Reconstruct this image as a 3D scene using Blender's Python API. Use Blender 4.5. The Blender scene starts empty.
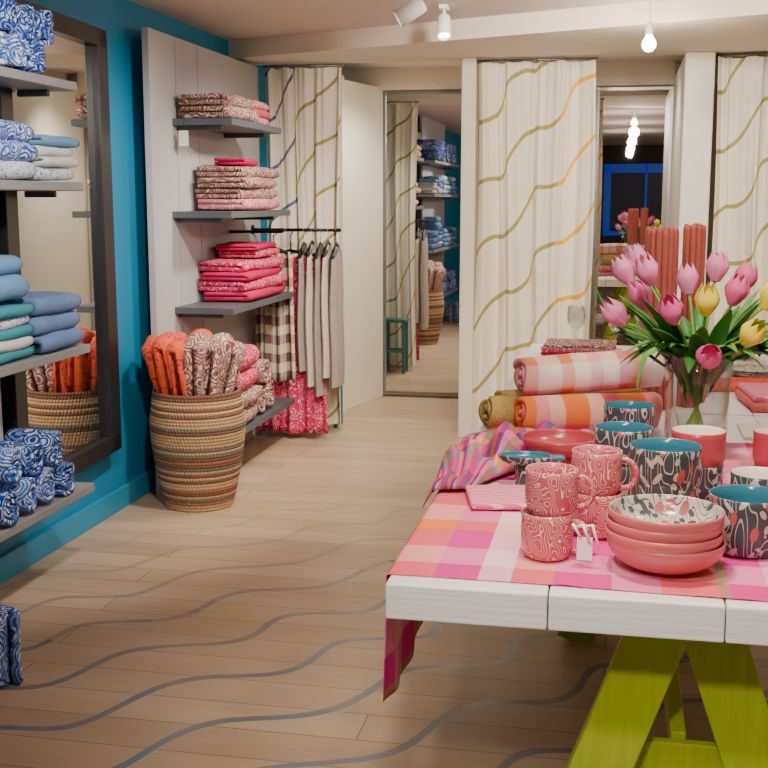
import bpy, math, random
from mathutils import Vector, Matrix, noise
random.seed(7)
R=random.random
def U(a,b): return a+(b-a)*random.random()
def c8(r,g,b):
    f=lambda x:(x/255/12.92) if x/255<=.04045 else ((x/255+.055)/1.055)**2.4
    return (f(r),f(g),f(b),1)
# ---------------------------------------------------------------- nodes
def nd(nt,t,inp={},**at):
    n=nt.nodes.new(t)
    for k,v in at.items(): setattr(n,k,v)
    for k,v in inp.items():
        if isinstance(v,bpy.types.NodeSocket): nt.links.new(v,n.inputs[k])
        else: n.inputs[k].default_value=v
    return n
def mat(name):
    m=bpy.data.materials.new(name); m.use_nodes=True
    nt=m.node_tree; return m,nt,nt.nodes['Principled BSDF']
def mth(nt,op,a,b=0.0,c=0.0):
    return nd(nt,'ShaderNodeMath',{0:a,1:b,2:c},operation=op).outputs[0]
def mix(nt,f,a,b,bt='MIX'):
    return nd(nt,'ShaderNodeMix',{0:f,6:a,7:b},data_type='RGBA',blend_type=bt).outputs[2]
def bump(nt,b,h,s=.3,d=.01):
    n=nd(nt,'ShaderNodeBump',{'Strength':s,'Distance':d,'Height':h}); nt.links.new(n.outputs[0],b.inputs['Normal'])
def objc(nt): return nd(nt,'ShaderNodeTexCoord').outputs['Object']
def uvc(nt): return nd(nt,'ShaderNodeTexCoord').outputs['UV']
def noi(nt,v,sc,det=3): return nd(nt,'ShaderNodeTexNoise',{'Vector':v,'Scale':sc,'Detail':det}).outputs[0]
def scl(nt,v,s): return nd(nt,'ShaderNodeMapping',{'Vector':v,'Scale':s}).outputs[0]
def P(name,col,rough=.6,metal=0,var=.12,vs=6,bs=0,bsc=200,emit=None,es=0,spec=.5):
    m,nt,b=mat(name)
    c=objc(nt)
    f=noi(nt,c,vs)
    dark=tuple(x*(1-var) for x in col[:3])+(1,)
    lite=tuple(min(1,x*(1+var)) for x in col[:3])+(1,)
    nt.links.new(mix(nt,f,dark,lite),b.inputs['Base Color'])
    b.inputs['Roughness'].default_value=rough; b.inputs['Metallic'].default_value=metal
    b.inputs['Specular IOR Level'].default_value=spec
    if bs: bump(nt,b,noi(nt,c,bsc),bs,.004)
    if emit: b.inputs['Emission Color'].default_value=emit; b.inputs['Emission Strength'].default_value=es
    return m
def terry(name,base,col=None,scale=16,f=34,thr=.15,kind='ring',inner=.85):
    m,nt,b=mat(name); c=objc(nt)
    if col is None: cc=mix(nt,noi(nt,c,60),tuple(x*.75 for x in base[:3])+(1,),base)
    else:
        d=nd(nt,'ShaderNodeVectorMath',{0:c,1:nd(nt,'ShaderNodeVectorMath',{0:nd(nt,'ShaderNodeTexNoise',{'Vector':c,'Scale':9}).outputs[1],'Scale':.05},operation='SCALE').outputs[0]},operation='ADD').outputs[0]
        if kind=='ring':
            v=nd(nt,'ShaderNodeTexVoronoi',{'Vector':d,'Scale':scale}).outputs['Distance']
            w=mth(nt,'GREATER_THAN',mth(nt,'SINE',mth(nt,'MULTIPLY',v,f)),thr)
            v2=nd(nt,'ShaderNodeTexVoronoi',{'Vector':d,'Scale':scale*3.3}).outputs['Distance']
            w2=mth(nt,'GREATER_THAN',v2,.5)
            w=mth(nt,'MULTIPLY',w,mth(nt,'SUBTRACT',1.0,mth(nt,'MULTIPLY',w2,inner)))
        elif kind=='stripe':
            x=nd(nt,'ShaderNodeSeparateXYZ',{0:c}).outputs[1]
            w=mth(nt,'GREATER_THAN',mth(nt,'SINE',mth(nt,'MULTIPLY',x,f)),thr)
        cc=mix(nt,w,base,col)
    nt.links.new(cc,b.inputs['Base Color']); b.inputs['Roughness'].default_value=.95
    b.inputs['Specular IOR Level'].default_value=.15
    bump(nt,b,noi(nt,c,300,1),.6,.005)
    return m
# ---------------------------------------------------------------- mesh builder
class MB:
    def __init__(s): s.v=[];s.f=[];s.mi=[];s.sm=[];s.uv=[];s.mats=[]
    def mid(s,m):
        if m not in s.mats: s.mats.append(m)
        return s.mats.index(m)
    def add(s,vs,fs,m,smooth=True,T=None,uv=None):
        o=len(s.v)
        for i,p in enumerate(vs):
            p=Vector(p)
            if T is not None: p=T@p
            s.v.append(p); s.uv.append(uv[i] if uv else (0,0))
        if isinstance(m,list): ids=[s.mid(x) for x in m]
        else: ids=[s.mid(m)]*len(fs)
        for i,f in enumerate(fs):
            s.f.append([o+j for j in f]); s.mi.append(ids[i]); s.sm.append(smooth)
    def build(s,name,bevel=0,parent=None,solid=0):
        lo=Vector([min(p[i] for p in s.v) for i in range(3)]); hi=Vector([max(p[i] for p in s.v) for i in range(3)])
        c=Vector(((lo.x+hi.x)/2,(lo.y+hi.y)/2,lo.z))
        me=bpy.data.meshes.new(name); me.from_pydata([p-c for p in s.v],[],s.f)
        for m in s.mats: me.materials.append(m)
        me.polygons.foreach_set('material_index',s.mi); me.polygons.foreach_set('use_smooth',s.sm)
        ul=me.uv_layers.new(name='UVMap')
        for l in me.loops: ul.data[l.index].uv=s.uv[l.vertex_index]
        me.update()
        ob=bpy.data.objects.new(name,me); bpy.context.collection.objects.link(ob); ob.location=c
        if solid:
            q=ob.modifiers.new('s','SOLIDIFY'); q.thickness=solid
        if bevel:
            q=ob.modifiers.new('b','BEVEL'); q.width=bevel; q.segments=2; q.limit_method='ANGLE'
        return ob
def box(mb,a,b,m,T=None):
    x0,y0,z0=a;x1,y1,z1=b
    vs=[(x0,y0,z0),(x1,y0,z0),(x1,y1,z0),(x0,y1,z0),(x0,y0,z1),(x1,y0,z1),(x1,y1,z1),(x0,y1,z1)]
    mb.add(vs,[(0,3,2,1),(4,5,6,7),(0,1,5,4),(1,2,6,5),(2,3,7,6),(3,0,4,7)],m,False,T)
def beam(mb,p0,p1,w,d,m,side=(0,1,0)):
    p0=Vector(p0);p1=Vector(p1);a=(p1-p0);L=a.length;a.normalize();s=Vector(side);s=(s-a*s.dot(a)).normalized();t=a.cross(s)
    vs=[]
    for p in (p0,p1):
        for i,j in((-1,-1),(1,-1),(1,1),(-1,1)): vs.append(p+t*(i*w/2)+s*(j*d/2))
    mb.add(vs,[(0,3,2,1),(4,5,6,7),(0,1,5,4),(1,2,6,5),(2,3,7,6),(3,0,4,7)],m,False)
def lathe(mb,prof,mats,c,seg=40,T=None,rip=None):
    vs=[];uv=[];fs=[];ms=[]
    n=len(prof)
    for i,(r,z) in enumerate(prof):
        for k in range(seg):
            a=2*math.pi*k/seg; rr=r*(rip(a,z) if rip else 1)
            vs.append((c[0]+rr*math.cos(a),c[1]+rr*math.sin(a),c[2]+z)); uv.append((k/seg,z))
    for i in range(n-1):
        for k in range(seg):
            k2=(k+1)%seg
            fs.append((i*seg+k,i*seg+k2,(i+1)*seg+k2,(i+1)*seg+k)); ms.append(mats[i] if isinstance(mats,list) else mats)
    mb.add(vs,fs,ms,True,T,uv)
def tube(mb,pts,r,m,seg=8,radii=None,cap=True):
    pts=[Vector(p) for p in pts]; n=len(pts); vs=[];fs=[]
    ref=Vector((.31,.17,.93))
    for i,p in enumerate(pts):
        t=(pts[min(i+1,n-1)]-pts[max(i-1,0)]).normalized()
        s=t.cross(ref)
        if s.length<.1: s=t.cross(Vector((1,0,0)))
        s.normalize(); u=s.cross(t); rr=radii[i] if radii else r
        for k in range(seg):
            a=2*math.pi*k/seg; vs.append(p+s*(rr*math.cos(a))+u*(rr*math.sin(a)))
    for i in range(n-1):
        for k in range(seg):
            k2=(k+1)%seg; fs.append((i*seg+k,i*seg+k2,(i+1)*seg+k2,(i+1)*seg+k))
    if cap: fs.append(tuple(range(seg))[::-1]); fs.append(tuple((n-1)*seg+k for k in range(seg)))
    mb.add(vs,fs,m,True)
def grid(mb,fn,nu,nv,m,uvf=None,mf=None):
    vs=[];uv=[]
    for j in range(nv+1):
        for i in range(nu+1):
            u=i/nu;v=j/nv; vs.append(fn(u,v)); uv.append(uvf(u,v) if uvf else (u,v))
    fs=[(j*(nu+1)+i,j*(nu+1)+i+1,(j+1)*(nu+1)+i+1,(j+1)*(nu+1)+i) for j in range(nv) for i in range(nu)]
    mb.add(vs,fs,m,True,None,uv)
def soft(mb,c,h,r,m,rz=0,amp=.004,fr=12,tilt=None,sag=0):
    def ax(H):
        r_=min(r,H*.98); inn=H-r_
        return [-H,-H+.12*r_,-H+.45*r_]+[inn*(-1+2*i/4) for i in range(5)]+[H-.45*r_,H-.12*r_,H]
    A=[ax(x) for x in h]; n=11; idx={};vs=[];fs=[]
    off=Vector((U(0,50),U(0,50),U(0,50)))
    def vid(i,j,k):
        key=(i,j,k)
        if key in idx: return idx[key]
        p=Vector((A[0][i],A[1][j],A[2][k])); q=Vector([max(-(h[t]-min(r,h[t]*.98)),min(h[t]-min(r,h[t]*.98),p[t])) for t in range(3)])
        d=p-q
        if d.length>1e-9:
            dn=Vector([d[t]/min(r,h[t]*.98) for t in range(3)]).normalized()
            p=q+Vector([dn[t]*min(r,h[t]*.98) for t in range(3)])
        p+=noise.noise_vector(p*fr+off)*amp
        idx[key]=len(vs); vs.append(p); return idx[key]
    for i in range(n-1):
        for j in range(n-1):
            fs.append((vid(i,j,0),vid(i,j+1,0),vid(i+1,j+1,0),vid(i+1,j,0)))
            fs.append((vid(i,j,n-1),vid(i+1,j,n-1),vid(i+1,j+1,n-1),vid(i,j+1,n-1)))
            fs.append((vid(i,0,j),vid(i+1,0,j),vid(i+1,0,j+1),vid(i,0,j+1)))
            fs.append((vid(i,n-1,j),vid(i,n-1,j+1),vid(i+1,n-1,j+1),vid(i+1,n-1,j)))
            fs.append((vid(0,i,j),vid(0,i,j+1),vid(0,i+1,j+1),vid(0,i+1,j)))
            fs.append((vid(n-1,i,j),vid(n-1,i+1,j),vid(n-1,i+1,j+1),vid(n-1,i,j+1)))
    T=Matrix.Translation(Vector(c))@Matrix.Rotation(rz,4,'Z')
    if tilt: T=T@Matrix.Rotation(tilt[0],4,'X')@Matrix.Rotation(tilt[1],4,'Y')
    mb.add(vs,fs,m,True,T)
def ufold(mb,x,y,z,hx,hy,th,m,rz=0):
    """towel folded over: two leaves joined by a round fold on the +X (front) side, open hem inside; extruded along Y"""
    rr=th/2; no=9
    outer=[(-hx,th)]+[(-hx+(2*hx-rr)*i/6,th) for i in range(1,7)]
    outer+=[(hx-rr+rr*math.cos(math.pi/2-math.pi*i/no),rr+rr*math.sin(math.pi/2-math.pi*i/no)) for i in range(1,no)]
    outer+=[(-hx+(2*hx-rr)*i/6,0) for i in range(6,-1,-1)]
    gp=th*.05
    inner=[(-hx,rr-gp),(hx-rr*1.3,rr-gp),(hx-rr*1.0,rr),(hx-rr*1.3,rr+gp),(-hx,rr+gp)]
    prof=outer+inner; n=len(prof)
    ny=9; vs=[];fs=[]; off=Vector((U(0,50),U(0,50),U(0,50)))
    cs,sn=math.cos(rz),math.sin(rz)
    for j in range(ny+1):
        v=-1+2*j/ny; e=(1-abs(v)**6)
        yy=v*hy
        for (px,pz) in prof:
            sq=.82+.18*e
            zz=rr+(pz-rr)*sq; xx=px-(0 if px<hx-rr*2 else .3*rr*(1-e))
            q=Vector((xx,yy,zz)); q+=noise.noise_vector(q*8+off)*.006
            vs.append((x+q.x*cs-q.y*sn,y+q.x*sn+q.y*cs,z+q.z))
    for j in range(ny):
        for i in range(n):
            i2=(i+1)%n; fs.append((j*n+i,(j+1)*n+i,(j+1)*n+i2,j*n+i2))
    fs.append(tuple(range(n))); fs.append(tuple(ny*n+k for k in range(n))[::-1])
    mb.add(vs,fs,m,True)
def stack(name,x,y,z,hx,hy,items,rz=0):
    mb=MB(); zz=z+.004
    for m,th in items:
        ufold(mb,x+U(-.01,.01),y+U(-.015,.015),zz,hx*U(.93,1.02),hy*U(.92,1.03),th*1.04,m,rz+U(-.06,.06)); zz+=th
    return mb.build(name)
def roll(mb,c,A,L,Rr,m,turns=2.7,gap=.3,mend=None,sq=1.0,us=.1):
    A=Vector(A).normalized(); up=Vector((0,0,1)) if abs(A.z)<.9 else Vector((0,1,0))
    S=A.cross(up).normalized(); V=S.cross(A).normalized(); c=Vector(c)
    n=int(22*turns); pitch=(Rr-.006)/turns; th=pitch*(1-gap)
    a0=U(0,6.28); prof=[]
    for i in range(n+1):
        a=2*math.pi*turns*i/n; ro=.008+pitch*a/(2*math.pi)
        prof.append((a+a0,ro,max(.002,ro-th)))
    vs=[];uv=[];fs=[]
    segs=5
    for s in range(segs+1):
        t=-L/2+L*s/segs
        for a,ro,ri in prof:
            w=1+.025*math.sin(3*a+s*1.3)
            e=.006*math.sin(a*2.3) if s in(0,segs) else 0
            for r_ in(ro,ri):
                p=c+A*(t+e)+(S*math.cos(a)+V*math.sin(a)*sq)*r_*w; vs.append(p); uv.append((t+2,a*us))
    W=2*(n+1)
    for s in range(segs):
        for i in range(n):
            o=s*W+2*i; q=(s+1)*W+2*i
            fs.append((o,o+2,q+2,q)); fs.append((o+1,q+1,q+3,o+3))
        fs.append((s*W,(s+1)*W,(s+1)*W+1,s*W+1)); o=s*W+2*n; q=(s+1)*W+2*n; fs.append((o,o+1,q+1,q))
    for s,fl in((0,0),(segs,1)):
        for i in range(n):
            o=s*W+2*i; f=(o,o+1,o+3,o+2); fs.append(f if not fl else f[::-1])
    mb.add(vs,fs,m,True,None,uv)

# ---------------------------------------------------------------- materials
m_blue=P('blue_wall_paint',c8(20,132,176),.5,var=.05,bs=.05)
m_blue2=P('blue_trim_paint',c8(34,142,184),.4,var=.05)
m_ceil=P('ceiling_plaster',c8(214,200,190),.9,var=.03,bs=.05)
m_soff=P('soffit_plaster',c8(226,214,196),.8,var=.04)
m_cream=P('cream_wall',c8(234,228,210),.75,var=.04)
m_white=P('white_column_paint',c8(238,232,222),.6,var=.03)
m_greyp=P('grey_panel_paint',c8(182,182,184),.6,var=.05)
m_dark=P('dark_frame',c8(34,36,42),.35)
m_shelfl=P('shelf_grey',c8(134,138,144),.5,var=.08)
m_shelfd=P('shelf_slate',c8(82,88,96),.45,var=.1)
m_metal=P('steel',c8(150,150,155),.3,1)
m_black=P('black_metal',c8(20,20,22),.4,.5)
m_teal=P('teal_paint',c8(60,120,116),.5)
m_darkwall=P('shopfront_dark_wall',c8(60,52,52),.8)
m_mirror,nt,b=mat('mirror_glass')
f=noi(nt,objc(nt),3); nt.links.new(mix(nt,f,(.78,.78,.77,1),(.80,.80,.79,1)),b.inputs['Base Color']); b.inputs['Metallic'].default_value=1; b.inputs['Roughness'].default_value=.01
def glassmat(name,base,k):
    m,nt,b=mat(name)
    lw=nd(nt,'ShaderNodeLayerWeight',{'Blend':.5}).outputs['Facing']
    fac=mth(nt,'MINIMUM',mth(nt,'ADD',mth(nt,'MULTIPLY',mth(nt,'POWER',lw,2.2),k),base),.95)
    tr=nd(nt,'ShaderNodeBsdfTransparent',{'Color':(.93,.96,.95,1)}); gl=nd(nt,'ShaderNodeBsdfGlossy',{'Roughness':.05})
    mx=nd(nt,'ShaderNodeMixShader',{0:fac,1:tr.outputs[0],2:gl.outputs[0]}); nt.links.new(mx.outputs[0],nt.nodes['Material Output'].inputs[0]); return m
m_glass=glassmat('clear_glass',.08,.75); m_glass2=glassmat('wine_glass_crystal',.14,.85)
def emis(name,col,s):
    m,nt,b=mat(name); b.inputs['Base Color'].default_value=col; b.inputs['Emission Color'].default_value=col; b.inputs['Emission Strength'].default_value=s; return m
m_bulb=emis('lit_bulb',(1,.86,.68,1),22)
m_bluewin=emis('night_window_glass',(.004,.006,.016,1),.5)
m_frameglow=emis('blue_frame_glow',(.01,.07,.5,1),.30)  # blue frame paint with emission in place of light falling on it
# floor
m_floor,nt,b=mat('oak_plank_floor')
pos=nd(nt,'ShaderNodeNewGeometry').outputs['Position']; sp=nd(nt,'ShaderNodeSeparateXYZ',{0:pos})
br=nd(nt,'ShaderNodeTexBrick',{'Vector':pos,'Color1':(0,0,0,1),'Color2':(1,1,1,1),'Mortar':(.5,.5,.5,1),'Scale':1.0,'Mortar Size':.0022,'Brick Width':1.9,'Row Height':.17,'Bias':0.0},offset=.37)
base=mix(nt,br.outputs[0],c8(172,146,114),c8(208,182,150))
g1=noi(nt,scl(nt,pos,(1.6,26,1)),3,6); g2=noi(nt,scl(nt,pos,(.6,3,1)),2,3)
base=mix(nt,mth(nt,'MULTIPLY',g1,.75),base,c8(146,118,88))
base=mix(nt,mth(nt,'MULTIPLY',g2,.45),base,c8(232,210,182))
base=mix(nt,mth(nt,'MULTIPLY',br.outputs['Fac'],.75),base,c8(96,74,54))
s_=mth(nt,'MULTIPLY',mth(nt,'ADD',sp.outputs[0],sp.outputs[1]),.7071); n_=mth(nt,'MULTIPLY',mth(nt,'SUBTRACT',sp.outputs[1],sp.outputs[0]),.7071)
row=mth(nt,'MULTIPLY',n_,3.0)
ph=mth(nt,'MULTIPLY',nd(nt,'ShaderNodeTexNoise',{'Vector':pos,'Scale':.9,'Detail':0}).outputs[0],5)
wv=mth(nt,'MULTIPLY',mth(nt,'SINE',mth(nt,'ADD',mth(nt,'MULTIPLY',s_,10.5),ph)),.18)
fr_=mth(nt,'FRACT',mth(nt,'ADD',mth(nt,'ADD',row,wv),.25))
line=mth(nt,'LESS_THAN',fr_,.10)
fade=nd(nt,'ShaderNodeMapRange',{0:n_,1:3.4,2:5.6,3:1.0,4:0.0}).outputs[0]
wear=nd(nt,'ShaderNodeMapRange',{0:noi(nt,pos,5),1:.35,2:.6,3:.8,4:1.0}).outputs[0]
lf=mth(nt,'MULTIPLY',mth(nt,'MULTIPLY',line,fade),wear)
base=mix(nt,lf,base,c8(116,126,138))
nt.links.new(base,b.inputs['Base Color']); nt.links.new(mth(nt,'SUBTRACT',.36,mth(nt,'MULTIPLY',lf,.12)),b.inputs['Roughness'])
bump(nt,b,mth(nt,'SUBTRACT',mth(nt,'MULTIPLY',g1,.3),br.outputs['Fac']),.15,.003)
m_wood,nt,b=mat('white_painted_wood')
c=objc(nt); g=noi(nt,scl(nt,c,(34,1.6,50)),2,5)
nt.links.new(mix(nt,g,c8(226,220,218),c8(246,243,242)),b.inputs['Base Color']); b.inputs['Roughness'].default_value=.5; bump(nt,b,g,.3,.003)
m_woodf,nt,b=mat('white_painted_wood_end')
c=objc(nt); g=noi(nt,scl(nt,c,(2.5,2,45)),2,5)
nt.links.new(mix(nt,g,c8(232,228,230),c8(252,250,252)),b.inputs['Base Color']); b.inputs['Roughness'].default_value=.5; bump(nt,b,g,.4,.004)
m_lime,nt,b=mat('lime_painted_wood')
c=objc(nt); g=noi(nt,scl(nt,c,(24,24,2)),3,4)
nt.links.new(mix(nt,g,c8(150,176,20),c8(190,208,56)),b.inputs['Base Color']); b.inputs['Roughness'].default_value=.5; bump(nt,b,g,.2,.003)
def curtain_mat(name,colA,colB,sl,sc,ph,u0):
    m,nt,b=mat(name); uv=uvc(nt); s=nd(nt,'ShaderNodeSeparateXYZ',{0:uv}); u=s.outputs[0]; v=s.outputs[1]
    q=mth(nt,'SUBTRACT',v,mth(nt,'MULTIPLY',u,sl)); q=mth(nt,'ADD',q,mth(nt,'MULTIPLY',mth(nt,'SINE',mth(nt,'ADD',mth(nt,'MULTIPLY',u,17),mth(nt,'MULTIPLY',v,3))),.05))
    fr=mth(nt,'FRACT',mth(nt,'ADD',mth(nt,'DIVIDE',q,sc),ph)); l=mth(nt,'LESS_THAN',fr,.075)
    cc=mix(nt,mth(nt,'GREATER_THAN',u,u0),colA,colB)
    base=mix(nt,noi(nt,scl(nt,uv,(300,300,1)),1),c8(238,230,210),c8(250,245,230))
    nt.links.new(mix(nt,l,base,cc),b.inputs['Base Color']); b.inputs['Roughness'].default_value=.9; b.inputs['Specular IOR Level'].default_value=.1
    bump(nt,b,noi(nt,scl(nt,uv,(8,40,1)),3),.25,.01)
    return m
m_cur=curtain_mat('embroidered_curtain',c8(176,166,92),c8(244,190,40),1.0,.42,.3,.50)
m_cur2=curtain_mat('embroidered_curtain_left',c8(112,112,156),c8(170,160,92),1.5,.36,.5,.2)
m_cur3=curtain_mat('embroidered_curtain_right',c8(172,164,92),c8(186,170,70),1.0,.40,.62,.6)
def plaid(name,ca,cb,su=1.0,sv=1.0):
    m,nt,b=mat(name); uv=uvc(nt); s=nd(nt,'ShaderNodeSeparateXYZ',{0:uv})
    def ramp(x,per,cols):
        f=mth(nt,'FRACT',mth(nt,'DIVIDE',x,per)); r=nd(nt,'ShaderNodeValToRGB',{0:f}); e=r.color_ramp; e.interpolation='CONSTANT'
        while len(e.elements)<len(cols): e.elements.new(.5)
        for i,(p,cl) in enumerate(cols): e.elements[i].position=p; e.elements[i].color=cl
        return r.outputs[0]
    a=ramp(s.outputs[0],su,ca); c2=ramp(s.outputs[1],sv,cb)
    chk=nd(nt,'ShaderNodeTexChecker',{'Vector':uv,'Scale':500}).outputs[1]
    o=mix(nt,mth(nt,'ADD',mth(nt,'MULTIPLY',chk,.2),.4),a,c2)
    nt.links.new(o,b.inputs['Base Color']); b.inputs['Roughness'].default_value=.9; b.inputs['Specular IOR Level'].default_value=.15
    bump(nt,b,noi(nt,scl(nt,uv,(400,400,1)),1),.3,.002)
    return m
MG=c8(216,48,140);PK=c8(236,160,190);OR=c8(236,124,60);WH=c8(244,228,222);RD=c8(206,56,76);GN=c8(120,160,50);OL=c8(244,176,124)
m_plaid=plaid('plaid_tablecloth',[(0,GN),(.02,MG),(.10,PK),(.2,RD),(.30,OR),(.40,MG),(.50,WH),(.57,OR),(.66,MG),(.78,PK),(.88,OR)],[(0,MG),(.10,PK),(.24,MG),(.40,OR),(.50,PK),(.66,MG),(.84,WH)],.96,.86)
m_plaid2=plaid('plaid_roll_light',[(0,WH),(.22,OR),(.34,WH),(.5,PK),(.62,WH),(.78,MG),(.88,OR)],[(0,WH),(.3,OL),(.55,WH),(.8,PK)],.36,.32)
m_plaid3=plaid('plaid_roll_orange',[(0,OR),(.22,WH),(.36,MG),(.5,OR),(.74,PK),(.86,WH)],[(0,OR),(.35,OL),(.6,MG),(.8,OR)],.38,.34)
m_check=plaid('plum_check_cloth',[(0,c8(104,70,76)),(.5,c8(214,204,176))],[(0,c8(112,76,82)),(.5,c8(222,212,186))],.09,.12)
m_scarf=plaid('multicolour_scarf',[(0,MG),(.2,c8(70,120,140)),(.32,OR),(.5,c8(110,50,110)),(.65,PK),(.8,c8(150,160,80))],[(0,c8(120,40,110)),(.35,MG),(.6,c8(140,130,160)),(.8,OR)],.16,.24)
m_pad=terry('pink_woven_pad',c8(228,96,140),c8(244,176,196),f=420,kind='stripe',thr=.3)
m_gw=terry('green_weave',c8(168,160,90),c8(232,150,100),26,30,.2)
T_bl=terry('blue_lace_towel',c8(40,98,200),c8(225,235,245),12,44,-.05,inner=.6)
T_nv=terry('navy_lace_towel',c8(24,66,160),c8(200,220,242),12,42,.1,inner=.7)
T_bg=terry('heather_blue_towel',c8(118,148,200))
T_lb=terry('light_blue_towel',c8(120,170,220))
T_wt=terry('white_towel',c8(226,232,236))
T_te=terry('teal_towel',c8(76,160,180))
T_wb=terry('white_blue_towel',c8(222,230,238),c8(60,116,206),16,40,.3)
T_mg=terry('magenta_towel',c8(210,40,100))
T_mp=terry('magenta_pattern_towel',c8(210,40,98),c8(240,186,186),13,36,.35)
T_co=terry('coral_towel',c8(232,120,120))
T_pk=terry('pink_towel',c8(226,120,152),c8(240,220,205),14,36,.2)
T_br=terry('mauve_lace_towel',c8(140,84,88),c8(234,216,194),11,40,-.05,inner=.6)
T_or=terry('orange_lace_towel',c8(240,108,56),c8(198,40,100),11,34,.1)
T_tp=P('taupe_wool',c8(164,152,146),.95,var=.25,vs=30,bs=.3)
T_tp2=P('cream_wool',c8(208,198,184),.95,var=.15,vs=30,bs=.3)
def contour(name,base,col,scale,f,thr,rough=.22):
    m,nt,b=mat(name); n=noi(nt,objc(nt),scale,0)
    w=mth(nt,'GREATER_THAN',mth(nt,'SINE',mth(nt,'MULTIPLY',n,f)),thr)
    nt.links.new(mix(nt,w,base,col),b.inputs['Base Color']); b.inputs['Roughness'].default_value=rough; return m
def leafy(name,base,leafc,flower,scale=17,rough=.2):
    m,nt,b=mat(name); c=objc(nt)
    def leaves(rot,sc,thr,st=(2.6,2.6,.8)):
        r1=nd(nt,'ShaderNodeMapping',{'Vector':nd(nt,'ShaderNodeMapping',{'Vector':c,'Rotation':rot}).outputs[0],'Scale':st}).outputs[0]
        return mth(nt,'LESS_THAN',nd(nt,'ShaderNodeTexVoronoi',{'Vector':r1,'Scale':sc}).outputs['Distance'],thr)
    n=noi(nt,scl(nt,c,(1,1,.35)),26,0)
    br_=mth(nt,'GREATER_THAN',mth(nt,'SINE',mth(nt,'MULTIPLY',n,46)),.90)
    cc=mix(nt,br_,base,leafc)
    cc=mix(nt,leaves((.5,.55,.3),scale,.27),cc,leafc); cc=mix(nt,leaves((-.5,-.5,.9),scale*.93,.27),cc,leafc)
    cc=mix(nt,leaves((.1,-.2,1.4),scale*.9,.24,(1.6,1.6,.8)),cc,flower)
    nt.links.new(cc,b.inputs['Base Color']); b.inputs['Roughness'].default_value=rough; return m
C_mug=contour('coral_swirl_glaze',c8(192,88,98),c8(234,198,192),34,66,.84)
C_cor=P('coral_glaze',c8(204,104,106),.25,var=.06)
C_red=P('red_glaze',c8(176,64,74),.25,var=.06)
C_leaf=leafy('leaf_pattern_glaze',c8(64,68,74),c8(176,172,158),c8(172,78,78))
C_leaf2=leafy('leaf_pattern_light_glaze',c8(186,178,162),c8(74,78,84),c8(170,88,88))
C_teal=P('teal_glaze',c8(50,112,132),.15,var=.08)
C_cream=P('cream_glaze',c8(232,222,206),.25,var=.05)
m_candle=P('coral_wax',c8(196,104,92),.5,var=.12,vs=40)
m_label=P('white_label',c8(240,240,238),.7)

# ---------------------------------------------------------------- room shell
def bo(name,a,b,m,bev=0):
    mb=MB(); box(mb,a,b,m); return mb.build(name,bev)
bo('floor',(-2.55,-4.1,-.1),(3.3,9.1,0),m_floor)
bo('ceiling',(-2.55,-4.1,2.54),(3.3,9.1,2.64),m_ceil)
bo('wall_left',(-2.55,-4.1,0),(-2.45,9.1,2.54),m_blue)
bo('wall_right',(3.2,-4.0,0),(3.3,9.1,2.54),m_cream)
bo('wall_back',(-2.45,8.95,0),(3.2,9.1,2.54),m_cream)
mb=MB(); box(mb,(-2.45,-4.1,0),(-.3,-4,2.54),m_darkwall); box(mb,(1.3,-4.1,0),(3.2,-4,2.54),m_darkwall); box(mb,(-.3,-4.1,0),(1.3,-4,.9),m_darkwall); box(mb,(-.3,-4.1,2.2),(1.3,-4,2.54),m_darkwall); mb.build('wall_front')
mb=MB(); box(mb,(-.3,-4.06,.9),(1.3,-4.04,2.2),m_bluewin)
for x in(-.3,1.17): box(mb,(x,-4.03,.9),(x+.13,-3.98,2.2),m_frameglow)
box(mb,(.44,-4.03,.9),(.48,-3.98,2.2),m_frameglow)
box(mb,(-.3,-4.03,.9),(1.3,-3.98,.98),m_frameglow); box(mb,(-.3,-4.03,2.04),(1.3,-3.98,2.2),m_frameglow)
mb.build('window_1')
bo('baseboard_left',(-2.45,-4,0),(-2.425,5.7,.11),m_blue2,.004)
mb=MB()
pl=[(-2.45,7.15),(3.2,5.0),(3.2,7.52),(-2.45,7.52)]
vs=[(x,y,2.43) for x,y in pl]+[(x,y,2.54) for x,y in pl]
mb.add(vs,[(0,3,2,1),(4,5,6,7),(0,1,5,4),(1,2,6,5),(2,3,7,6),(3,0,4,7)],m_soff,False); mb.build('trim_1')
bo('wall_partition_left',(-1.0,7.4,0),(-.91,8.95,2.43),m_cream,.005)
bo('wall_partition_right',(.36,7.36,0),(.535,8.95,2.43),m_white,.01)
mb=MB(); beam(mb,(-1.99,8.18,1.2),(-1.83,8.9,1.2),2.4,.04,m_cream,(1,0,0)); box(mb,(-2.02,8.14,0),(-1.95,8.2,2.42),m_white); mb.build('wall_booth_side',.003)
bo('trim_2',(-2.2,8.82,2.38),(-1.0,8.95,2.54),m_soff); bo('trim_3',(-.9,8.82,2.38),(.36,8.95,2.54),m_soff)
def bigmirror(name,x0,x1,z1):
    mb=MB(); y=8.93
    box(mb,(x0,y-.02,.04),(x1,y,z1),m_mirror)
    for a,b in(((x0-.02,y-.035,.01),(x0,y,z1+.02)),((x1,y-.035,.01),(x1+.02,y,z1+.02)),((x0,y-.035,.01),(x1,y,.04)),((x0,y-.035,z1),(x1,y,z1+.02))): box(mb,a,b,m_metal)
    mb.build(name)
bigmirror('dressing_room_mirror',-1.79,-1.05,2.35); bigmirror('dressing_room_mirror',-.17,.34,2.35)
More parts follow.
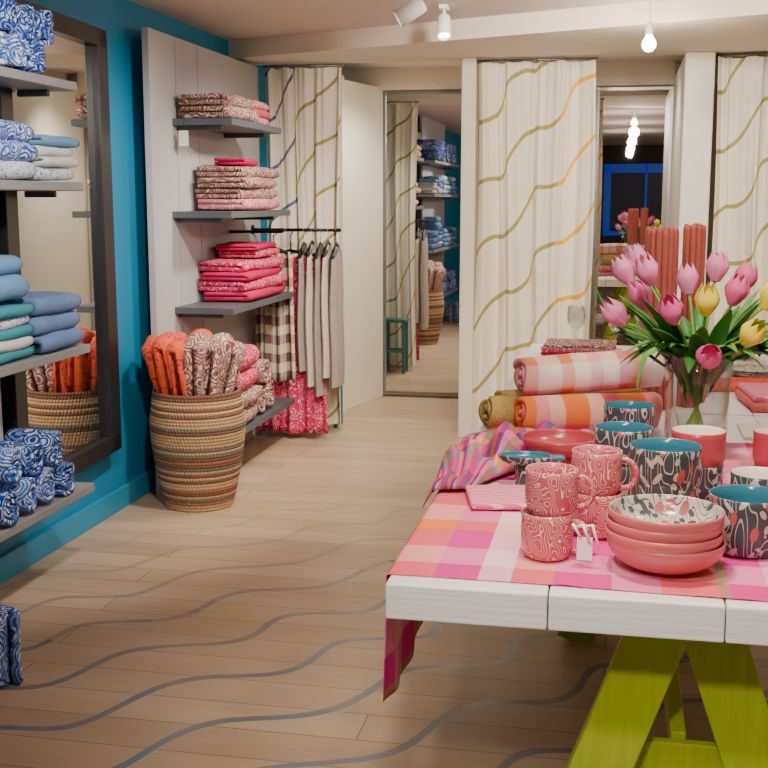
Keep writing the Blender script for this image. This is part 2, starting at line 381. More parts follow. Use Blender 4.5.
def curtain(name,x0,x1,y,z0,z1,m,k,amp,ph=0,nx=220):
    mb=MB()
    def fn(u,v):
        x=x0+(x1-x0)*u; z=z0+(z1-z0)*v
        a=amp*(1-.3*v)
        yy=y+a*math.sin(k*x+ph+1.6*math.sin(x*6)+.4*math.sin(z*1.7))+.4*a*math.sin(2.1*k*x+1+z*.9)+.2*a*math.sin(4.7*k*x+z)*v
        return (x+.012*math.sin(z*2+x*9)+.014*math.cos(k*x+ph),yy,z+.004*math.sin(x*60))
    grid(mb,fn,nx,30,m,lambda u,v:((x1-x0)*u*1.0,(z1-z0)*v))
    tube(mb,[(x0-.01,y,z1+.012),(x1+.01,y,z1+.012)],.008,m_metal)
    n=int((x1-x0)/.09)
    for i in range(n+1):
        x=x0+(x1-x0)*i/n; T=Matrix.Translation((x,y,z1+.008))@Matrix.Rotation(math.pi/2,4,'Y')
        lathe(mb,[(.012,-.002),(.015,-.002),(.015,.002),(.012,.002),(.012,-.002)],m_metal,(0,0,0),12,T)
    return mb.build(name)
curtain('booth_curtain',-2.32,-1.79,7.47,.04,2.4,m_cur2,44,.035)
curtain('booth_curtain',-.90,-.17,7.44,.03,2.4,m_cur,34,.044,1)
curtain('booth_curtain',.545,1.75,7.44,.03,2.4,m_cur3,30,.044,2,280)

# ---------------------------------------------------------------- shelving
def shelving(name,y0,y1,ypan,zs,m,xf=-2.12,ztop=2.54,xp=-2.33,zb=0.0,seams=()):
    mb=MB(); box(mb,(xp-.035,ypan[0],zb),(xp,ypan[1],ztop),m_greyp)
    for yy in (ypan[0]+.25,ypan[1]-.35): box(mb,(-2.45,yy,zb+.02),(xp-.035,yy+.08,ztop-.02),m_greyp)
    for s in seams: box(mb,(xp-.001,s,zb+.02),(xp+.0015,s+.006,ztop-.02),m_shelfl)
    for z,a,b_ in zs:
        box(mb,(xp,a,z-.035),(xf,b_,z),m)
        for yy in(a+.06,b_-.1):
            box(mb,(xp,yy,z-.06),(xf-.08,yy+.025,z-.035),m_shelfd)
    mb.build(name,.004)
shelving('shelving_unit',2.3,4.37,(2.2,4.02),[(.38,2.3,4.36),(.965,2.3,4.37),(1.62,2.3,4.37),(2.01,2.3,4.35)],m_shelfl,zb=.33)
shelving('shelving_unit',5.8,7.1,(5.58,7.38),[(.30,5.85,7.0),(.98,5.83,7.0),(1.49,5.83,6.95),(1.975,5.87,6.78)],m_shelfd,-2.0,2.40,seams=(5.93,6.26))
mb=MB(); box(mb,(-2.285,5.845,1.83),(-2.235,5.85,1.91),m_label); tube(mb,[(-2.26,5.848,1.91),(-2.26,5.86,1.985)],.0015,m_black,5); mb.build('price_tag')
# leaning wall mirror, hinged out a little at its near side
mb=MB(); y0,y1,z0,z1=4.15,5.17,.37,2.30
TM=Matrix.Translation((-2.445,5.19,0))@Matrix.Rotation(math.radians(3.2),4,'Z')@Matrix.Translation((2.445,-5.19,0))
box(mb,(-2.44,y0,z0),(-2.405,y1,z1),m_mirror,TM)
for a,b in(((-2.442,y0-.06,z0-.03),(-2.372,y0+.04,z1+.03)),((-2.442,y1-.10,z0-.03),(-2.372,y1+.02,z1+.03)),((-2.442,y0,z0-.03),(-2.372,y1,z0+.05)),((-2.442,y0,z1-.05),(-2.372,y1,z1+.03))): box(mb,a,b,m_dark,TM)
mb.build('wall_mirror',.003)

XS=-2.225
def rolls(name,ys,z,r,mats,x=XS,L=.2,rows=2):
    mb=MB()
    for k in range(rows):
        yy=ys[0]+(k*r)
        while yy<=ys[1]-k*r+1e-6:
            roll(mb,(x+U(-.012,.012),yy,z+r*1.03+k*r*1.74),(1,U(-.08,.08),0),L,r*.99,random.choice(mats)); yy+=2.06*r
    return mb.build(name)
rolls('rolled_towel_pile',(3.52,4.22),2.01,.068,[T_bl,T_bl,T_nv])
rolls('rolled_towel_pile',(2.5,3.35),2.01,.068,[T_bl,T_nv])
rolls('rolled_towel_pile',(3.68,4.26),.38,.075,[T_nv,T_bl,T_nv],L=.2)
rolls('rolled_towel_pile',(2.5,3.5),.38,.07,[T_nv,T_bl])
stack('folded_towel_stack',XS,4.19,1.62,.10,.15,[(T_wb,.05),(T_wt,.04),(T_wt,.04),(T_lb,.04)])
stack('folded_towel_stack',XS,3.84,1.62,.10,.17,[(T_wb,.065),(T_bl,.07),(T_bl,.07)])
stack('folded_towel_stack',XS,4.16,.965,.105,.18,[(T_bg,.07),(T_bg,.07),(T_bg,.075)])
stack('folded_towel_stack',XS,3.78,.965,.10,.165,[(T_te,.04),(T_wt,.04),(T_te,.04),(T_wb,.04),(T_te,.04)])
for yy,zz,ms in((3.42,1.62,[T_bl,T_wt,T_lb,T_wb]),(3.0,1.62,[T_te,T_wt,T_te]),(2.6,1.62,[T_bg,T_bl,T_bl,T_wt]),(3.35,.965,[T_lb,T_bg,T_lb,T_bl]),(2.95,.965,[T_bl,T_wb,T_bl]),(2.55,.965,[T_te,T_lb,T_te,T_lb])):
    stack('folded_towel_stack',XS,yy,zz,.1,.165,[(m,.055) for m in ms])
stack('folded_bath_towel',XS,3.80,1.185,.09,.13,[(T_lb,.09),(T_lb,.07)])
mb=MB(); roll(mb,(-1.965,3.20,.12),(0,0,1),.23,.115,T_bl,3); roll(mb,(-2.22,3.05,.12),(0,0,1),.23,.11,T_nv,3); mb.build('rolled_towel_bundle')

# basket
m_bask,nt,b=mat('woven_seagrass')
c=objc(nt); s=nd(nt,'ShaderNodeSeparateXYZ',{0:c}); z=s.outputs[2]
ang=mth(nt,'ARCTAN2',s.outputs[1],s.outputs[0])
idx=mth(nt,'FLOOR',mth(nt,'MULTIPLY',z,60))
wn=nd(nt,'ShaderNodeTexWhiteNoise',{1:idx},noise_dimensions='1D').outputs[0]
r=nd(nt,'ShaderNodeValToRGB',{0:wn}); e=r.color_ramp; e.interpolation='CONSTANT'
for i in range(3): e.elements.new(.5)
for i,(p,cl) in enumerate([(0,c8(196,160,118)),(.36,c8(128,86,64)),(.55,c8(210,176,132)),(.74,c8(108,110,100)),(.86,c8(168,112,76))]): e.elements[i].position=p; e.elements[i].color=cl
st=mth(nt,'SINE',mth(nt,'ADD',mth(nt,'MULTIPLY',ang,85),mth(nt,'MULTIPLY',idx,1.5)))
nt.links.new(mix(nt,nd(nt,'ShaderNodeMapRange',{0:st,1:-1,2:1,3:0,4:.32}).outputs[0],r.outputs[0],c8(96,66,44)),b.inputs['Base Color']); b.inputs['Roughness'].default_value=.8
bump(nt,b,st,.5,.006)
mb=MB(); prof=[(0.001,.0)]
N=36*4
def rb(t): return .170+.070*math.sin(min(1,t*1.25)*math.pi/2)-.022*max(0,t-.72)/.28
for i in range(N+1):
    t=i/N; prof.append((rb(t)+.0055*abs(math.sin(math.pi*i/4)),.6*t))
for i in range(0,20): prof.append((rb(1-i/20*.95)-.012,.6-.57*i/20))
prof.append((.001,.03))
lathe(mb,prof,m_bask,(-2.08,5.47,0),72); mb.build('woven_basket')
mb=MB()
def bask(dx,dy,m,h,tx,ty,rz,w=.04):
    """towel folded in half and stood on end, its round fold on top"""
    T=Matrix.Translation((-2.08+dx,5.47+dy,.62))@Matrix.Rotation(rz,4,'Z')@Matrix.Rotation(tx,4,'X')@Matrix.Rotation(ty,4,'Y')
    vs=[];fs=[]; ny=8; off=Vector((U(0,50),U(0,50),0))
    zt=h-.4-w+.2
    prof=[(-w,-.2+(zt+.2)*i/7) for i in range(8)]+[(w*math.cos(math.pi-math.pi*i/9),zt+w*math.sin(math.pi*i/9)) for i in range(1,9)]+[(w,zt-(zt+.2)*i/7) for i in range(8)]
    prof+=[(w*.12,-.2),(w*.12,zt-.02),(0,zt),(-w*.12,zt-.02),(-w*.12,-.2)]
    n=len(prof)
    for j in range(ny+1):
        v=-1+2*j/ny; e=1-.22*abs(v)**3
        for px,pz in prof:
            q=Vector((px*e*(1+.25*max(0,pz)/.2),v*.085*(1+.2*max(0,pz)/.2),pz-.03*v*v)); q+=noise.noise_vector(q*11+off)*.014
            vs.append(q)
    for j in range(ny):
        for i in range(n):
            i2=(i+1)%n; fs.append((j*n+i,(j+1)*n+i,(j+1)*n+i2,j*n+i2))
    fs.append(tuple(range(n))); fs.append(tuple(ny*n+k for k in range(n))[::-1])
    mb.add(vs,fs,m,True,T)
for a in[(-.15,-.03,T_or,.46,.10,-.26,.15),(-.085,-.08,T_or,.48,.10,-.12,.05),(-.02,-.10,T_or,.46,.10,-.03,-.05),(.05,-.09,T_br,.48,.08,.06,0,.046),(.12,-.06,T_br,.47,.06,.18,-.1,.046),(.15,.03,T_br,.43,0,.28,.2),(-.10,.08,T_or,.46,-.08,-.12,.1),(-.01,.08,T_or,.48,-.08,0,0),(.08,.09,T_br,.46,-.1,.1,0)]: bask(*a)
mb.build('folded_basket_towels')
XT=-2.16
stack('folded_towel_stack',XT,6.13,1.975,.15,.25,[(T_br,.065),(T_br,.06)])
stack('folded_towel_stack',XT,6.58,1.975,.12,.16,[(T_pk,.045),(T_co,.045),(T_pk,.045)])
stack('folded_towel_stack',XT,6.45,1.49,.15,.34,[(T_pk,.06),(T_br,.06),(T_br,.06),(T_br,.06)],.02)
stack('folded_towel_stack',XT,6.42,1.738,.10,.17,[(T_mg,.04)],.1)
stack('folded_towel_stack',XT,6.52,.98,.15,.36,[(T_mg,.055),(T_mp,.06),(T_mg,.05),(T_mp,.06)],-.02)
stack('folded_towel_stack',XT,6.60,1.213,.13,.24,[(T_mp,.045),(T_mg,.035)],.06)
stack('folded_towel_stack',XT+.02,6.08,.30,.16,.20,[(T_br,.10),(T_br,.10),(T_mp,.11),(T_mp,.12)])
mb=MB()
roll(mb,(XT,6.40,.39),(1,0,0),.27,.088,T_br); roll(mb,(XT,6.58,.39),(1,0,0),.27,.088,T_br); roll(mb,(XT,6.49,.54),(1,0,0),.27,.088,T_br)
mb.build('rolled_towel_pile')
mb=MB(); tube(mb,[(-2.33,7.2,1.36),(-1.74,7.2,1.36)],.011,m_black,10); lathe(mb,[(.001,0),(.03,0),(.03,.01),(.001,.01)],m_black,(0,0,0),16,Matrix.Translation((-2.33,7.2,1.36))@Matrix.Rotation(math.pi/2,4,'Y'))
tube(mb,[(-2.33,6.75,1.36),(-2.0,6.75,1.36),(-1.97,6.75,1.375)],.009,m_black,8)
mb.build('clothes_rail')
def garment(x,top,bot,m,w=.135,th=.028):
    mb=MB(); ph=U(0,6)
    hk=[(x,7.2+.018*math.sin(a),1.352+.018*math.cos(a)) for a in [t*.45-1.4 for t in range(8)]]+[(x,7.2,1.31),(x,7.2,top+.05)]
    tube(mb,hk,.0025,m_metal,6)
    tube(mb,[(x,7.2-w*.95,top-.05),(x,7.2-w*.5,top+.0),(x,7.2,top+.04),(x,7.2+w*.5,top),(x,7.2+w*.95,top-.05)],.008,m_black,6)
    seg=44
    vs=[];uv=[];fs=[]; nz=18
    for j in range(nz+1):
        v=j/nz; z=top-(top-bot)*v
        ww=w*(1 if v>.06 else .75+.25*v/.06); tt=th*(.45+.55*min(1,v*3))
        for k in range(seg):
            a=2*math.pi*k/seg; rr=1+.12*math.sin(7*a+ph+v)+.06*math.sin(11*a+2*v)
            dz=0 if v>.1 else -.06*abs(math.cos(a))*(1-v/.1)+.04*(1-abs(math.cos(a)))*(1-v/.1)
            vs.append((x+tt*rr*math.sin(a)+.004*math.sin(z*9+ph),7.2+ww*math.cos(a)*(1+.03*math.sin(5*z+ph)),z+dz)); uv.append((ww*math.cos(a)+tt*math.sin(a)*2,z))
    for j in range(nz):
        for k in range(seg):
            k2=(k+1)%seg; fs.append((j*seg+k,j*seg+k2,(j+1)*seg+k2,(j+1)*seg+k))
    fs.append(tuple(range(seg)))
    mb.add(vs,fs,m,True,None,uv); mb.build('hanging_garment')
for x,t,bt,m in((-1.985,1.24,.46,T_tp),(-1.93,1.25,.36,T_tp2),(-1.875,1.24,.30,T_tp),(-1.825,1.25,.42,T_tp2),(-1.77,1.24,.36,T_tp)):
    garment(x,t,bt,m,th=.032)
def drape(x0,x1,y,z0,z1,m,k):
    mb=MB()
    grid(mb,lambda u,v:(x0+(x1-x0)*(u*(1-.12*v)+.06*v),y+.018*(1-.6*v)*math.sin(k*u+v)+.01*math.sin(k*2.3*u),z0+(z1-z0)*v+.008*math.sin(9*u)),60,24,m,lambda u,v:(u*(x1-x0)*1.3,v*(z1-z0)))
    tube(mb,[(x0+.02,y,z1-.005),((x0+x1)/2,y,z1+.03),(x1-.02,y,z1-.005)],.007,m_black,8)
    tube(mb,[((x0+x1)/2,y,z1+.03),((x0+x1)/2,y,1.33),((x0+x1)/2,7.2,1.352)],.003,m_metal,6)
    mb.build('hanging_garment',solid=.004)
drape(-2.27,-2.0,7.03,.40,1.22,m_check,17)
drape(-2.29,-1.82,7.14,.04,1.2,T_mp,22)
mb=MB()
for x in(-2.04,-1.87):
    for y in(7.56,7.70): beam(mb,(x,y,0),(x,y,.46),.028,.028,m_teal)
box(mb,(-2.06,7.54,.46),(-1.85,7.72,.49),m_teal)
for y in(7.56,7.70): beam(mb,(-2.04,y,.2),(-1.87,y,.2),.025,.02,m_teal,(0,0,1))
mb.build('wooden_stool',.003)

# ---------------------------------------------------------------- tables
TZ=.780
def table(y0,y1):
    mb=MB(); x0,x1=-.445,.75
    e=[x0,-.115,.225,.5,x1]
    for i in range(4):
        box(mb,(e[i]+.0015,y0+.012,TZ-.075),(e[i+1]-.0015,y1,TZ),m_wood)
        box(mb,(e[i]+.0015,y0,TZ-.075),(e[i+1]-.0015,y0+.0125,TZ),m_woodf)
    cx=.165
    for y in(y0+.22,y1-.3):
        beam(mb,(cx-.275,y,0),(cx-.035,y,TZ-.076),.128,.035,m_lime,(0,1,0)); beam(mb,(cx+.275,y+.036,0),(cx+.035,y+.036,TZ-.076),.128,.035,m_lime,(0,1,0))
        box(mb,(cx-.21,y+.054,.27),(cx+.30,y+.08,.36),m_lime)
        for s in(-1,1): beam(mb,(cx+s*.275,y+.30,0),(cx+s*.03,y+.16,TZ-.076),.07,.035,m_lime,(0,1,0))
    beam(mb,(cx,y0+.3,.34),(cx,y1-.32,.34),.07,.035,m_lime,(1,0,0))
    return mb.build('trestle_table',.004)
table(2.2,4.26); table(4.3,6.25)
mb=MB(); L1=.29
def cloth(u,v):
    s=u*(L1+1.14); y=2.245+v*1.5
    wob=.004*noise.noise(Vector((s*9,y*7,0)))+.003*noise.noise(Vector((s*22,y*16,3)))
    y+= .010*math.sin(s*4)*(1-v)
    if s<L1:
        k=(L1-s)/L1
        z=TZ+.004-(L1-s)+.025*k*math.sin(y*7); return (-.452-.010*math.sin(y*16)**2*k,y+.02*k,z)
    x=-.452+(s-L1)
    return (x,y,TZ+.004+max(-.002,wob)*.7)
grid(mb,cloth,120,120,m_plaid,lambda u,v:(u*(L1+1.14),v*1.5))
mb.build('plaid_tablecloth',solid=.0015)
mb=MB()
def scarf(u,v):
    x=-.485+u*(.13+.42*v**1.3); y=2.90+.72*v+.05*u
    env=math.sin(min(1,max(0,u))*math.pi)**.5*math.sin(min(1,max(0,v))*math.pi)**.4
    h=.006+env*(.02+.10*abs(noise.noise(Vector((x*9+1,y*6,1))))+.03*math.sin(u*11+v*9)**2)
    x+=.02*math.sin(v*11)*(1-u)
    z=TZ+.011+h
    if x<-.46: z-=(-.46-x)*1.8
    return (x,y,z)
grid(mb,scarf,70,110,m_scarf,lambda u,v:(u*.45+v*.25,v*.8))
mb.build('crumpled_scarf',solid=.003)
mb=MB(); soft(mb,(-.275,2.87,TZ+.018),(.085,.10,.008),.008,m_pad,.2,.002); mb.build('woven_placemat')
def mug(mb,x,y,z,r,h,mo,mi,ha=None):
    t=.0045
    prof=[(.001,0),(r*.78,0),(r*.86,.005),(r*.97,h*.25),(r,h*.55),(r*.98,h*.85),(r,h),(r-t*.5,h+.002),(r-t,h),(r-t-.001,h*.8),(r-t,h*.5),(r*.9-t,h*.2),(r*.75,.009),(.001,.008)]
    lathe(mb,prof,[mo]*7+[mi]*6,(x,y,z),44)
    if ha is not None:
        d=Vector((math.cos(ha),math.sin(ha),0)); p=[]
        for i in range(13):
            a=-math.pi/2+math.pi*i/12
            p.append(Vector((x,y,z+h*.5))+d*(r*.93+.036*max(0,math.cos(a))**.8)+Vector((0,0,1))*(h*.34*math.sin(a)))
        tube(mb,p,.0065,mo,10)
Z0=TZ+.008
mb=MB(); mug(mb,-.132,2.43,Z0,.057,.098,C_mug,C_mug,-.15); mug(mb,-.125,2.433,Z0+.094,.057,.098,C_mug,C_mug,.1)
for k in range(3):
    tube(mb,[(-.07,2.39,.866),(-.075+.02*k,2.365,.879),(-.06+.02*k,2.365,.854-.012*k)],.0035,m_label,6)
box(mb,(-.066,2.372,.80),(-.034,2.375,.85),m_label)
mb.build('stacked_coffee_mugs')
mb=MB(); mug(mb,-.030,2.62,Z0,.058,.10,C_mug,C_mug,-.2); mug(mb,-.033,2.62,Z0+.096,.058,.10,C_mug,C_mug,-.1); mb.build('stacked_coffee_mugs')
def bowl(mb,x,y,z,r,h,mo,mi,T=None):
    t=.005; pr=[(.001,0),(r*.42,0),(r*.44,.004)]
    for i in range(1,10):
        a=i/9; pr.append((r*(.44+.56*math.sin(a*math.pi/2)),.004+(h-.004)*(a**1.6)))
    k=len(pr)
    pr.append((r-t*.5,h+.002))
    for i in range(9,-1,-1):
        a=i/9; pr.append((r*(.44+.56*math.sin(a*math.pi/2))-t,.009+(h-.009)*(a**1.6)))
    pr.append((.001,.009))
    lathe(mb,pr,[mo]*k+[mi]*(len(pr)-k),(x,y,z),56,T)
mb=MB()
for i in range(4): bowl(mb,.113+U(-.004,.004),2.395+U(-.003,.003),Z0+.021*i,.122-.001*i,.064,C_cor,C_leaf2 if i==3 else C_cor)
mb.build('stacked_serving_bowls')
def cups(name,x,y,r,h,n,mo,mi,mol=None,st=.09):
    mb=MB()
    for i in range(n): mug(mb,x,y,Z0+st*i,r*(1 if i==n-1 else .96),h,mo if (i==n-1 or mol is None) else mol,mi)
    mb.build(name)
cups('stacked_tumblers',.028,2.95,.075,.098,2,C_leaf,C_teal)
cups('stacked_tumblers',.125,2.76,.085,.105,2,C_leaf,C_teal,st=.080)
cups('stacked_tumblers',.215,2.97,.068,.098,2,C_red,C_cream,C_leaf,st=.085)
cups('stacked_tumblers',.045,3.27,.072,.1,2,C_leaf,C_teal)
cups('patterned_bowl_cup',.298,2.56,.086,.125,1,C_leaf,C_teal)
cups('red_coffee_mug',.455,3.42,.055,.1,1,C_red,C_cream)
cups('stacked_tumblers',.36,2.90,.07,.095,1,C_leaf,C_cream)
mb=MB(); bowl(mb,-.145,3.22,TZ+.055,.108,.055,C_red,C_red); lathe(mb,[(.001,0),(.05,0),(.05,.06),(.001,.06)],C_red,(-.145,3.22,TZ+.008),32); mb.build('red_bowl')
mb=MB(); bowl(mb,0,0,0,.06,.03,C_leaf,C_teal,Matrix.Translation((-.225,3.05,TZ+.06))@Matrix.Diagonal((1.3,.8,1,1)))
lathe(mb,[(.001,0),(.03,0),(.03,.055),(.001,.055)],C_leaf,(-.225,3.05,TZ+.008),24)
soft(mb,(-.145,3.05,TZ+.087),(.022,.022,.005),.005,C_teal,.2,.001); mb.build('fish_shaped_dish')
AX=(1,.42,0)
mb=MB(); roll(mb,(-.08,3.80,TZ+.072),AX,.47,.070,m_plaid3,3.2,.12,us=.07); mb.build('rolled_plaid_cloth')
mb=MB(); roll(mb,(-.08,3.89,TZ+.193),(1,.42,.05),.49,.072,m_plaid2,3.2,.12,us=.07); mb.build('rolled_plaid_cloth')
mb=MB(); roll(mb,(-.15,3.965,TZ+.072),AX,.50,.066,m_gw,3.2,.12); mb.build('rolled_plaid_cloth')
mb=MB(); roll(mb,(-.375,3.80,TZ+.067),(.9,.5,0),.10,.060,m_gw,3.2,.12); mb.build('rolled_napkin')
# vase + tulips
VX,VY=.247,3.55
mb=MB(); vr=.098; pr=[(.001,0),(vr*.9,0),(vr*.94,.01),(vr*.94,.12),(vr*.98,.22),(vr*1.06,.305),(vr*1.04,.306),(vr*.95,.22),(vr*.90,.12),(vr*.90,.014),(.001,.012)]
lathe(mb,pr,m_glass,(VX,VY,Z0),48); mb.build('glass_vase')
m_pet=P('pink_petal',c8(240,140,188),.5,var=.2,vs=22); m_pet2=P('magenta_petal',c8(232,100,160),.5,var=.2,vs=22); m_yel=P('yellow_petal',c8(255,236,70),.5,var=.06,vs=20)
m_stem=P('tulip_stem',c8(120,166,70),.5); m_leaf=P('tulip_leaf',c8(62,132,52),.42,var=.35,vs=9); m_leaf2=P('tulip_leaf_light',c8(112,172,76),.42,var=.3,vs=9)
def tulip(mb,p,d,Rr,H,m):
    d=Vector(d).normalized(); q=Vector((0,0,1)).rotation_difference(d).to_matrix().to_4x4(); T=Matrix.Translation(Vector(p))@q
    a0=U(0,6)
    for k in range(6):
        ca=a0+k*math.pi/3; ro=1.0 if k%2 else .9
        vs=[];fs=[]; nu,nv=6,8
        for j in range(nv+1):
            v=j/nv; w=math.radians(46)*(math.sin(math.pi*min(1,.12+v*.88)))**.6*(1 if v<.6 else 1-.5*((v-.6)/.4)**2)
            if v>.98: w*=.25
            rr=Rr*ro*(.25+.80*math.sin(min(1,v*1.35+.1)*math.pi*.5) - .50*max(0,v-.5)/.5)
            for i in range(nu+1):
                u=-1+2*i/nu; a=ca+u*w
                r2=rr*(1-.05*u*u); vs.append((r2*math.cos(a),r2*math.sin(a),H*(v-.05*abs(u)*v)))
        for j in range(nv):
            for i in range(nu): fs.append((j*(nu+1)+i,j*(nu+1)+i+1,(j+1)*(nu+1)+i+1,(j+1)*(nu+1)+i))
        mb.add(vs,fs,m,True,T)
def bez(a,b,c,n=12):
    a,b,c=Vector(a),Vector(b),Vector(c); return [a*(1-t)**2+b*2*t*(1-t)+c*t*t for t in [i/n for i in range(n+1)]]
mb=MB()
heads=[(.10,3.45,1.31,0),(.025,3.48,1.19,0),(.165,3.40,1.205,1),(.255,3.33,1.10,1),(.33,3.50,1.25,1),(.29,3.62,1.31,0),(.04,3.62,1.30,0),(.365,3.62,1.28,1),(.255,3.45,1.225,2),(.36,3.40,1.15,2),(.42,3.5,1.24,2),(.47,3.46,1.19,2),(.09,3.56,1.23,1),(.075,3.68,1.33,0),(.45,3.58,1.12,1),(.215,3.62,1.27,0),(.54,3.6,1.2,0)]
for x,y,z,k in heads:
    hd=Vector((x,y,z)); ang=Vector((x-VX,y-VY,0)); base=Vector((VX-ang.x*.15,VY-ang.y*.15,TZ+.05)); mid=Vector((VX+ang.x*.25,VY+ang.y*.25,TZ+.36))
    pts=bez(base,mid,hd); tube(mb,pts,.0045,m_stem,7)
    tulip(mb,hd-Vector((0,0,.004)),(pts[-1]-pts[-2])+Vector((0,0,.02)),.037,.098,(m_pet,m_pet2,m_yel)[k])
def leaf(mb,base,mid,tip,w,m):
    pts=bez(base,mid,tip,14); n=len(pts); vs=[];fs=[]
    for i,p in enumerate(pts):
        t=(pts[min(i+1,n-1)]-pts[max(i-1,0)]).normalized()
        rad=Vector((p.x-VX,p.y-VY,0.0)); side=t.cross(rad if rad.length>.01 else Vector((1,0,0))).normalized(); nn=side.cross(t)
        f=i/(n-1); ww=w*(math.sin(math.pi*min(1,f*.9+.1))**.7)*(.35+.65*min(1,f*2))
        for q in(-1,-.5,0,.5,1): vs.append(p+side*(q*ww)+nn*(abs(q)**1.5*ww*.45))
    for i in range(n-1):
        for q in range(4): fs.append((i*5+q,i*5+q+1,(i+1)*5+q+1,(i+1)*5+q))
    mb.add(vs,fs,m,True)
for i in range(58):
    a=2*math.pi*i/29+U(-.1,.1); rr=U(.16,.33); zt=U(1.10,1.30) if i%3 else U(1.04,1.16); d=Vector((math.cos(a),math.sin(a)*.8,0))
    b0=Vector((VX,VY,TZ+U(.16,.26)))+d*.03
    leaf(mb,b0,Vector((VX,VY,TZ+.40))+d*rr*.35,Vector((VX+d.x*rr,VY+d.y*rr,zt)),U(.020,.036),random.choice([m_leaf,m_leaf,m_leaf2]))
leaf(mb,(VX-.05,VY-.02,1.05),(VX-.14,VY-.06,1.22),(VX-.18,VY-.09,.99),.024,m_leaf2)
leaf(mb,(VX-.03,VY-.02,1.02),(VX-.22,VY,1.12),(VX-.31,VY-.02,1.29),.028,m_leaf)
leaf(mb,(VX+.05,VY-.02,1.05),(VX+.16,VY-.06,1.2),(VX+.30,VY-.08,1.06),.03,m_leaf)
mb.build('tulip_bouquet')
def candles(x,y,rb_,n,top):
    mb=MB(); pts=[(0,0)]
    for ring,cnt in((rb_*.5,5),(rb_*.9,n)):
        for i in range(cnt): pts.append((ring*math.cos(6.283*i/cnt+ring*9),ring*math.sin(6.283*i/cnt+ring*9)))
    for px_,py_ in pts:
        t=top+U(-.01,.005); lathe(mb,[(.001,0),(.012,0),(.012,t-TZ-.02),(.009,t-TZ-.004),(.001,t-TZ)],m_candle,(x+px_,y+py_,TZ+.002),10)
    lathe(mb,[(rb_+.013,.22),(rb_+.016,.22),(rb_+.016,.27),(rb_+.013,.27)],m_label,(x,y,TZ),24)
    mb.build('taper_candle_bundle')
candles(.155,4.36,.055,14,1.45); candles(.275,4.42,.034,9,1.46)
mb=MB(); z=TZ+.002
for i in range(7):
    soft(mb,(-.17+U(-.01,.01),5.62,z+.006),(.17,.14,.006),.006,[T_mp,T_pk,T_br,T_mg][i%4],U(-.05,.05),.001); z+=.0125
mb.build('napkin_stack')
def wglass(x,y,s=1):
    mb=MB(); pr=[(.001,0),(.034,0),(.034,.002),(.006,.008),(.0035,.03),(.0035,.075),(.012,.085),(.032,.11),(.036,.14),(.032,.175),(.031,.175),(.035,.14),(.031,.112),(.011,.088),(.001,.086)]
    lathe(mb,[(a*s,b*s) for a,b in pr],m_glass2,(x,y,TZ+.001),28); mb.build('wine_glass')
wglass(-.20,5.94,1.35); wglass(.0,6.08,1.1); wglass(.14,6.05)
def plate(x,y,r,m,name='dinner_plate',z=0):
    mb=MB()
    for i in range(3): lathe(mb,[(.001,0),(r*.6,0),(r*.65,.004),(r,.016),(r,.019),(r*.63,.008),(.001,.006)],m,(x,y,TZ+.003+z+i*.008),40)
    mb.build(name)
plate(.15,5.6,.12,C_cream,'stacked_plates'); plate(.60,5.25,.12,C_leaf2,'stacked_plates')
mb=MB(); m_gd=contour('gold_dot_paper',c8(238,232,216),c8(196,160,80),60,40,.8,.6); box(mb,(.42,3.82,TZ+.002),(.57,4.06,TZ+.010),m_gd); box(mb,(.574,3.82,TZ+.002),(.72,4.06,TZ+.010),m_gd); mb.build('open_booklet')
mb=MB(); soft(mb,(.60,4.50,TZ+.02),(.12,.17,.018),.016,T_co,.1); soft(mb,(.60,4.50,TZ+.05),(.11,.16,.014),.013,m_pad,.1); mb.build('folded_table_linen')
mb=MB(); soft(mb,(.52,4.92,TZ+.014),(.17,.13,.012),.011,T_or,.1); mb.build('folded_table_linen')
for x,y,mo in((.40,5.55,C_cor),(.6,5.85,C_leaf)):
    mb=MB(); bowl(mb,x,y,TZ+.001,.09,.055,mo,C_cream); mb.build('serving_bowl')

# ---------------------------------------------------------------- light fittings
WARM=(1,.89,.77)
def pendant(x,y,z=2.3):
    mb=MB(); tube(mb,[(x,y,2.539),(x,y,z+.09)],.003,m_label,6); lathe(mb,[(.001,.11),(.018,.105),(.02,.05),(.016,.045)],m_label,(x,y,z),20)
    lathe(mb,[(.001,-.035),(.018,-.031),(.031,-.016),(.035,0),(.031,.018),(.02,.035),(.014,.048)],m_bulb,(x,y,z),24)
    lathe(mb,[(.001,.0),(.05,0),(.05,.012),(.001,.012)],m_label,(x,y,2.527),24)
    mb.build('pendant_bulb')
    l=bpy.data.lights.new('pendant_light','POINT'); l.energy=15; l.color=WARM; l.shadow_soft_size=.05
    o=bpy.data.objects.new('pendant_light',l); o.location=(x,y,z-.09); bpy.context.collection.objects.link(o)
for y in(5.95,4.1,2.3,.4): pendant(.115,y)
def spothead(x,y,d,k=1.0):
    mb=MB(); d=Vector(d).normalized(); q=Vector((0,0,-1)).rotation_difference(d).to_matrix().to_4x4(); T=Matrix.Translation((x,y,2.44))@q@Matrix.Scale(k,4)
    lathe(mb,[(.001,.05),(.026,.05),(.03,.04),(.034,-.06),(.031,-.06),(.028,-.04)],m_label,(0,0,0),24,T)
    lathe(mb,[(.028,-.045),(.001,-.05)],m_bulb,(0,0,0),24,T)
    tube(mb,[(x,y,2.539),(x,y,2.46)],.008,m_label,8); box(mb,(x-.02,y-.05,2.52),(x+.02,y+.05,2.539),m_label)
    mb.build('ceiling_spotlight')
spothead(-.92,6.1,(.1,-.5,-1),1.1); spothead(-1.0,5.6,(-1,-.2,-.6),1.3)
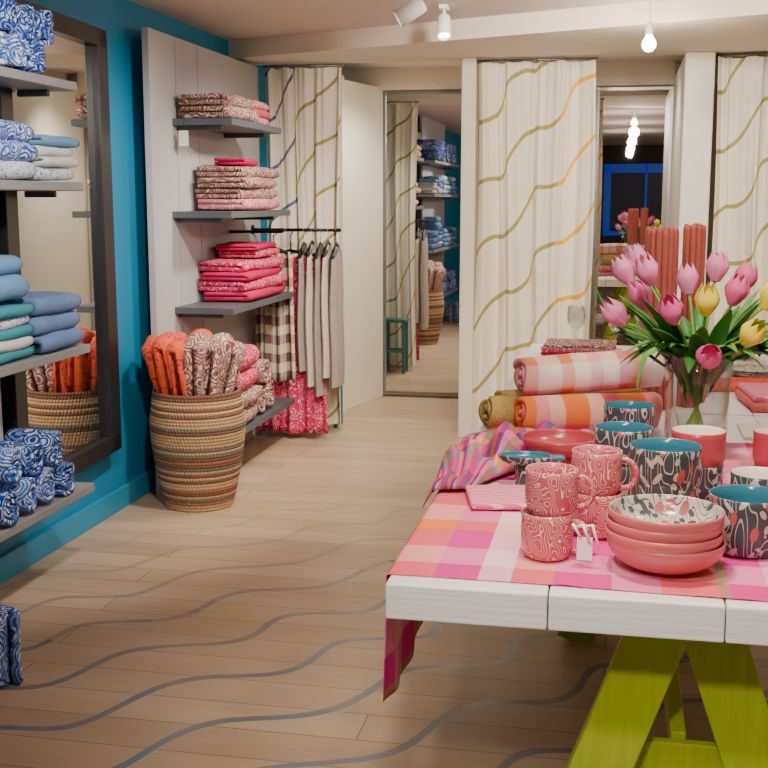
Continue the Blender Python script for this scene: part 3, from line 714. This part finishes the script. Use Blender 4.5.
def down(x,y,z):
    mb=MB(); lathe(mb,[(.001,-.002),(.032,-.002)],m_bulb,(x,y,z),20); lathe(mb,[(.032,-.003),(.045,-.006),(.048,0)],m_label,(x,y,z),20); mb.build('recessed_downlight')
for x in(-1.75,-1.5,-1.25,0.0,.25): down(x,8.2,2.539)
for y in(1.5,-.5,-2.2): down(.9,y,2.539)
def spot(x,y,z,tx,ty,tz,e,ang=120,col=WARM,bl=.8,rad=.08):
    l=bpy.data.lights.new('ceiling_and_fill_spot','SPOT'); l.energy=e; l.spot_size=math.radians(ang); l.spot_blend=bl; l.color=col; l.shadow_soft_size=rad
    o=bpy.data.objects.new('ceiling_and_fill_spot',l); o.location=(x,y,z); d=Vector((tx-x,ty-y,tz-z)); o.rotation_euler=d.to_track_quat('-Z','Y').to_euler(); bpy.context.collection.objects.link(o)
spot(-.9,2.8,2.45,-2.2,4.1,1.3,185,62,bl=.5)
spot(-.9,4.6,2.45,-2.3,5.5,1.0,165,80)
spot(-.95,5.9,2.4,-2.2,6.6,1.0,120,85)
spot(-.1,2.2,2.48,.1,3.0,.8,120,80)
spot(-.4,1.0,2.48,.1,2.4,.6,100,60)
spot(-.2,.2,2.3,.2,2.5,.4,120,42)  # unseen fill lamp, added to brighten the front faces of the trestle legs
spot(-.3,4.6,2.48,-.6,7.4,1.5,260,75)
spot(1.0,4.6,2.48,1.0,7.4,1.5,170,80)
spot(.9,3.2,2.48,.5,3.6,.8,55,100)
spot(-1.4,8.0,2.45,-1.6,8.4,0,75,130)
spot(.1,8.0,2.45,.1,8.2,0,24,130)
spot(-1.2,5.6,2.48,-1.2,6.2,0,100,85)
spot(1.2,-1.2,2.45,1.0,-3.0,0.8,40,110)  # added fill that brightens the shopfront so its reflection looks lit
w=bpy.data.worlds.new('World'); bpy.context.scene.world=w; w.use_nodes=True; w.node_tree.nodes['Background'].inputs[0].default_value=(.9,.75,.6,1); w.node_tree.nodes['Background'].inputs[1].default_value=.3
# ---------------------------------------------------------------- camera
th=math.atan(184/1150); ps=math.atan(.2026)
Rv=Vector((math.cos(ps),math.sin(ps),0)); F=Vector((-math.sin(ps)*math.cos(th),math.cos(ps)*math.cos(th),-math.sin(th))); Up=Rv.cross(F)
cam=bpy.data.cameras.new('camera'); cam.sensor_width=36; cam.lens=36*1150/768; co=bpy.data.objects.new('camera',cam); bpy.context.collection.objects.link(co)
Mx=Matrix((Rv,Up,-F)).transposed().to_4x4(); Mx.translation=Vector((0,0,1.55)); co.matrix_world=Mx
bpy.context.scene.camera=co
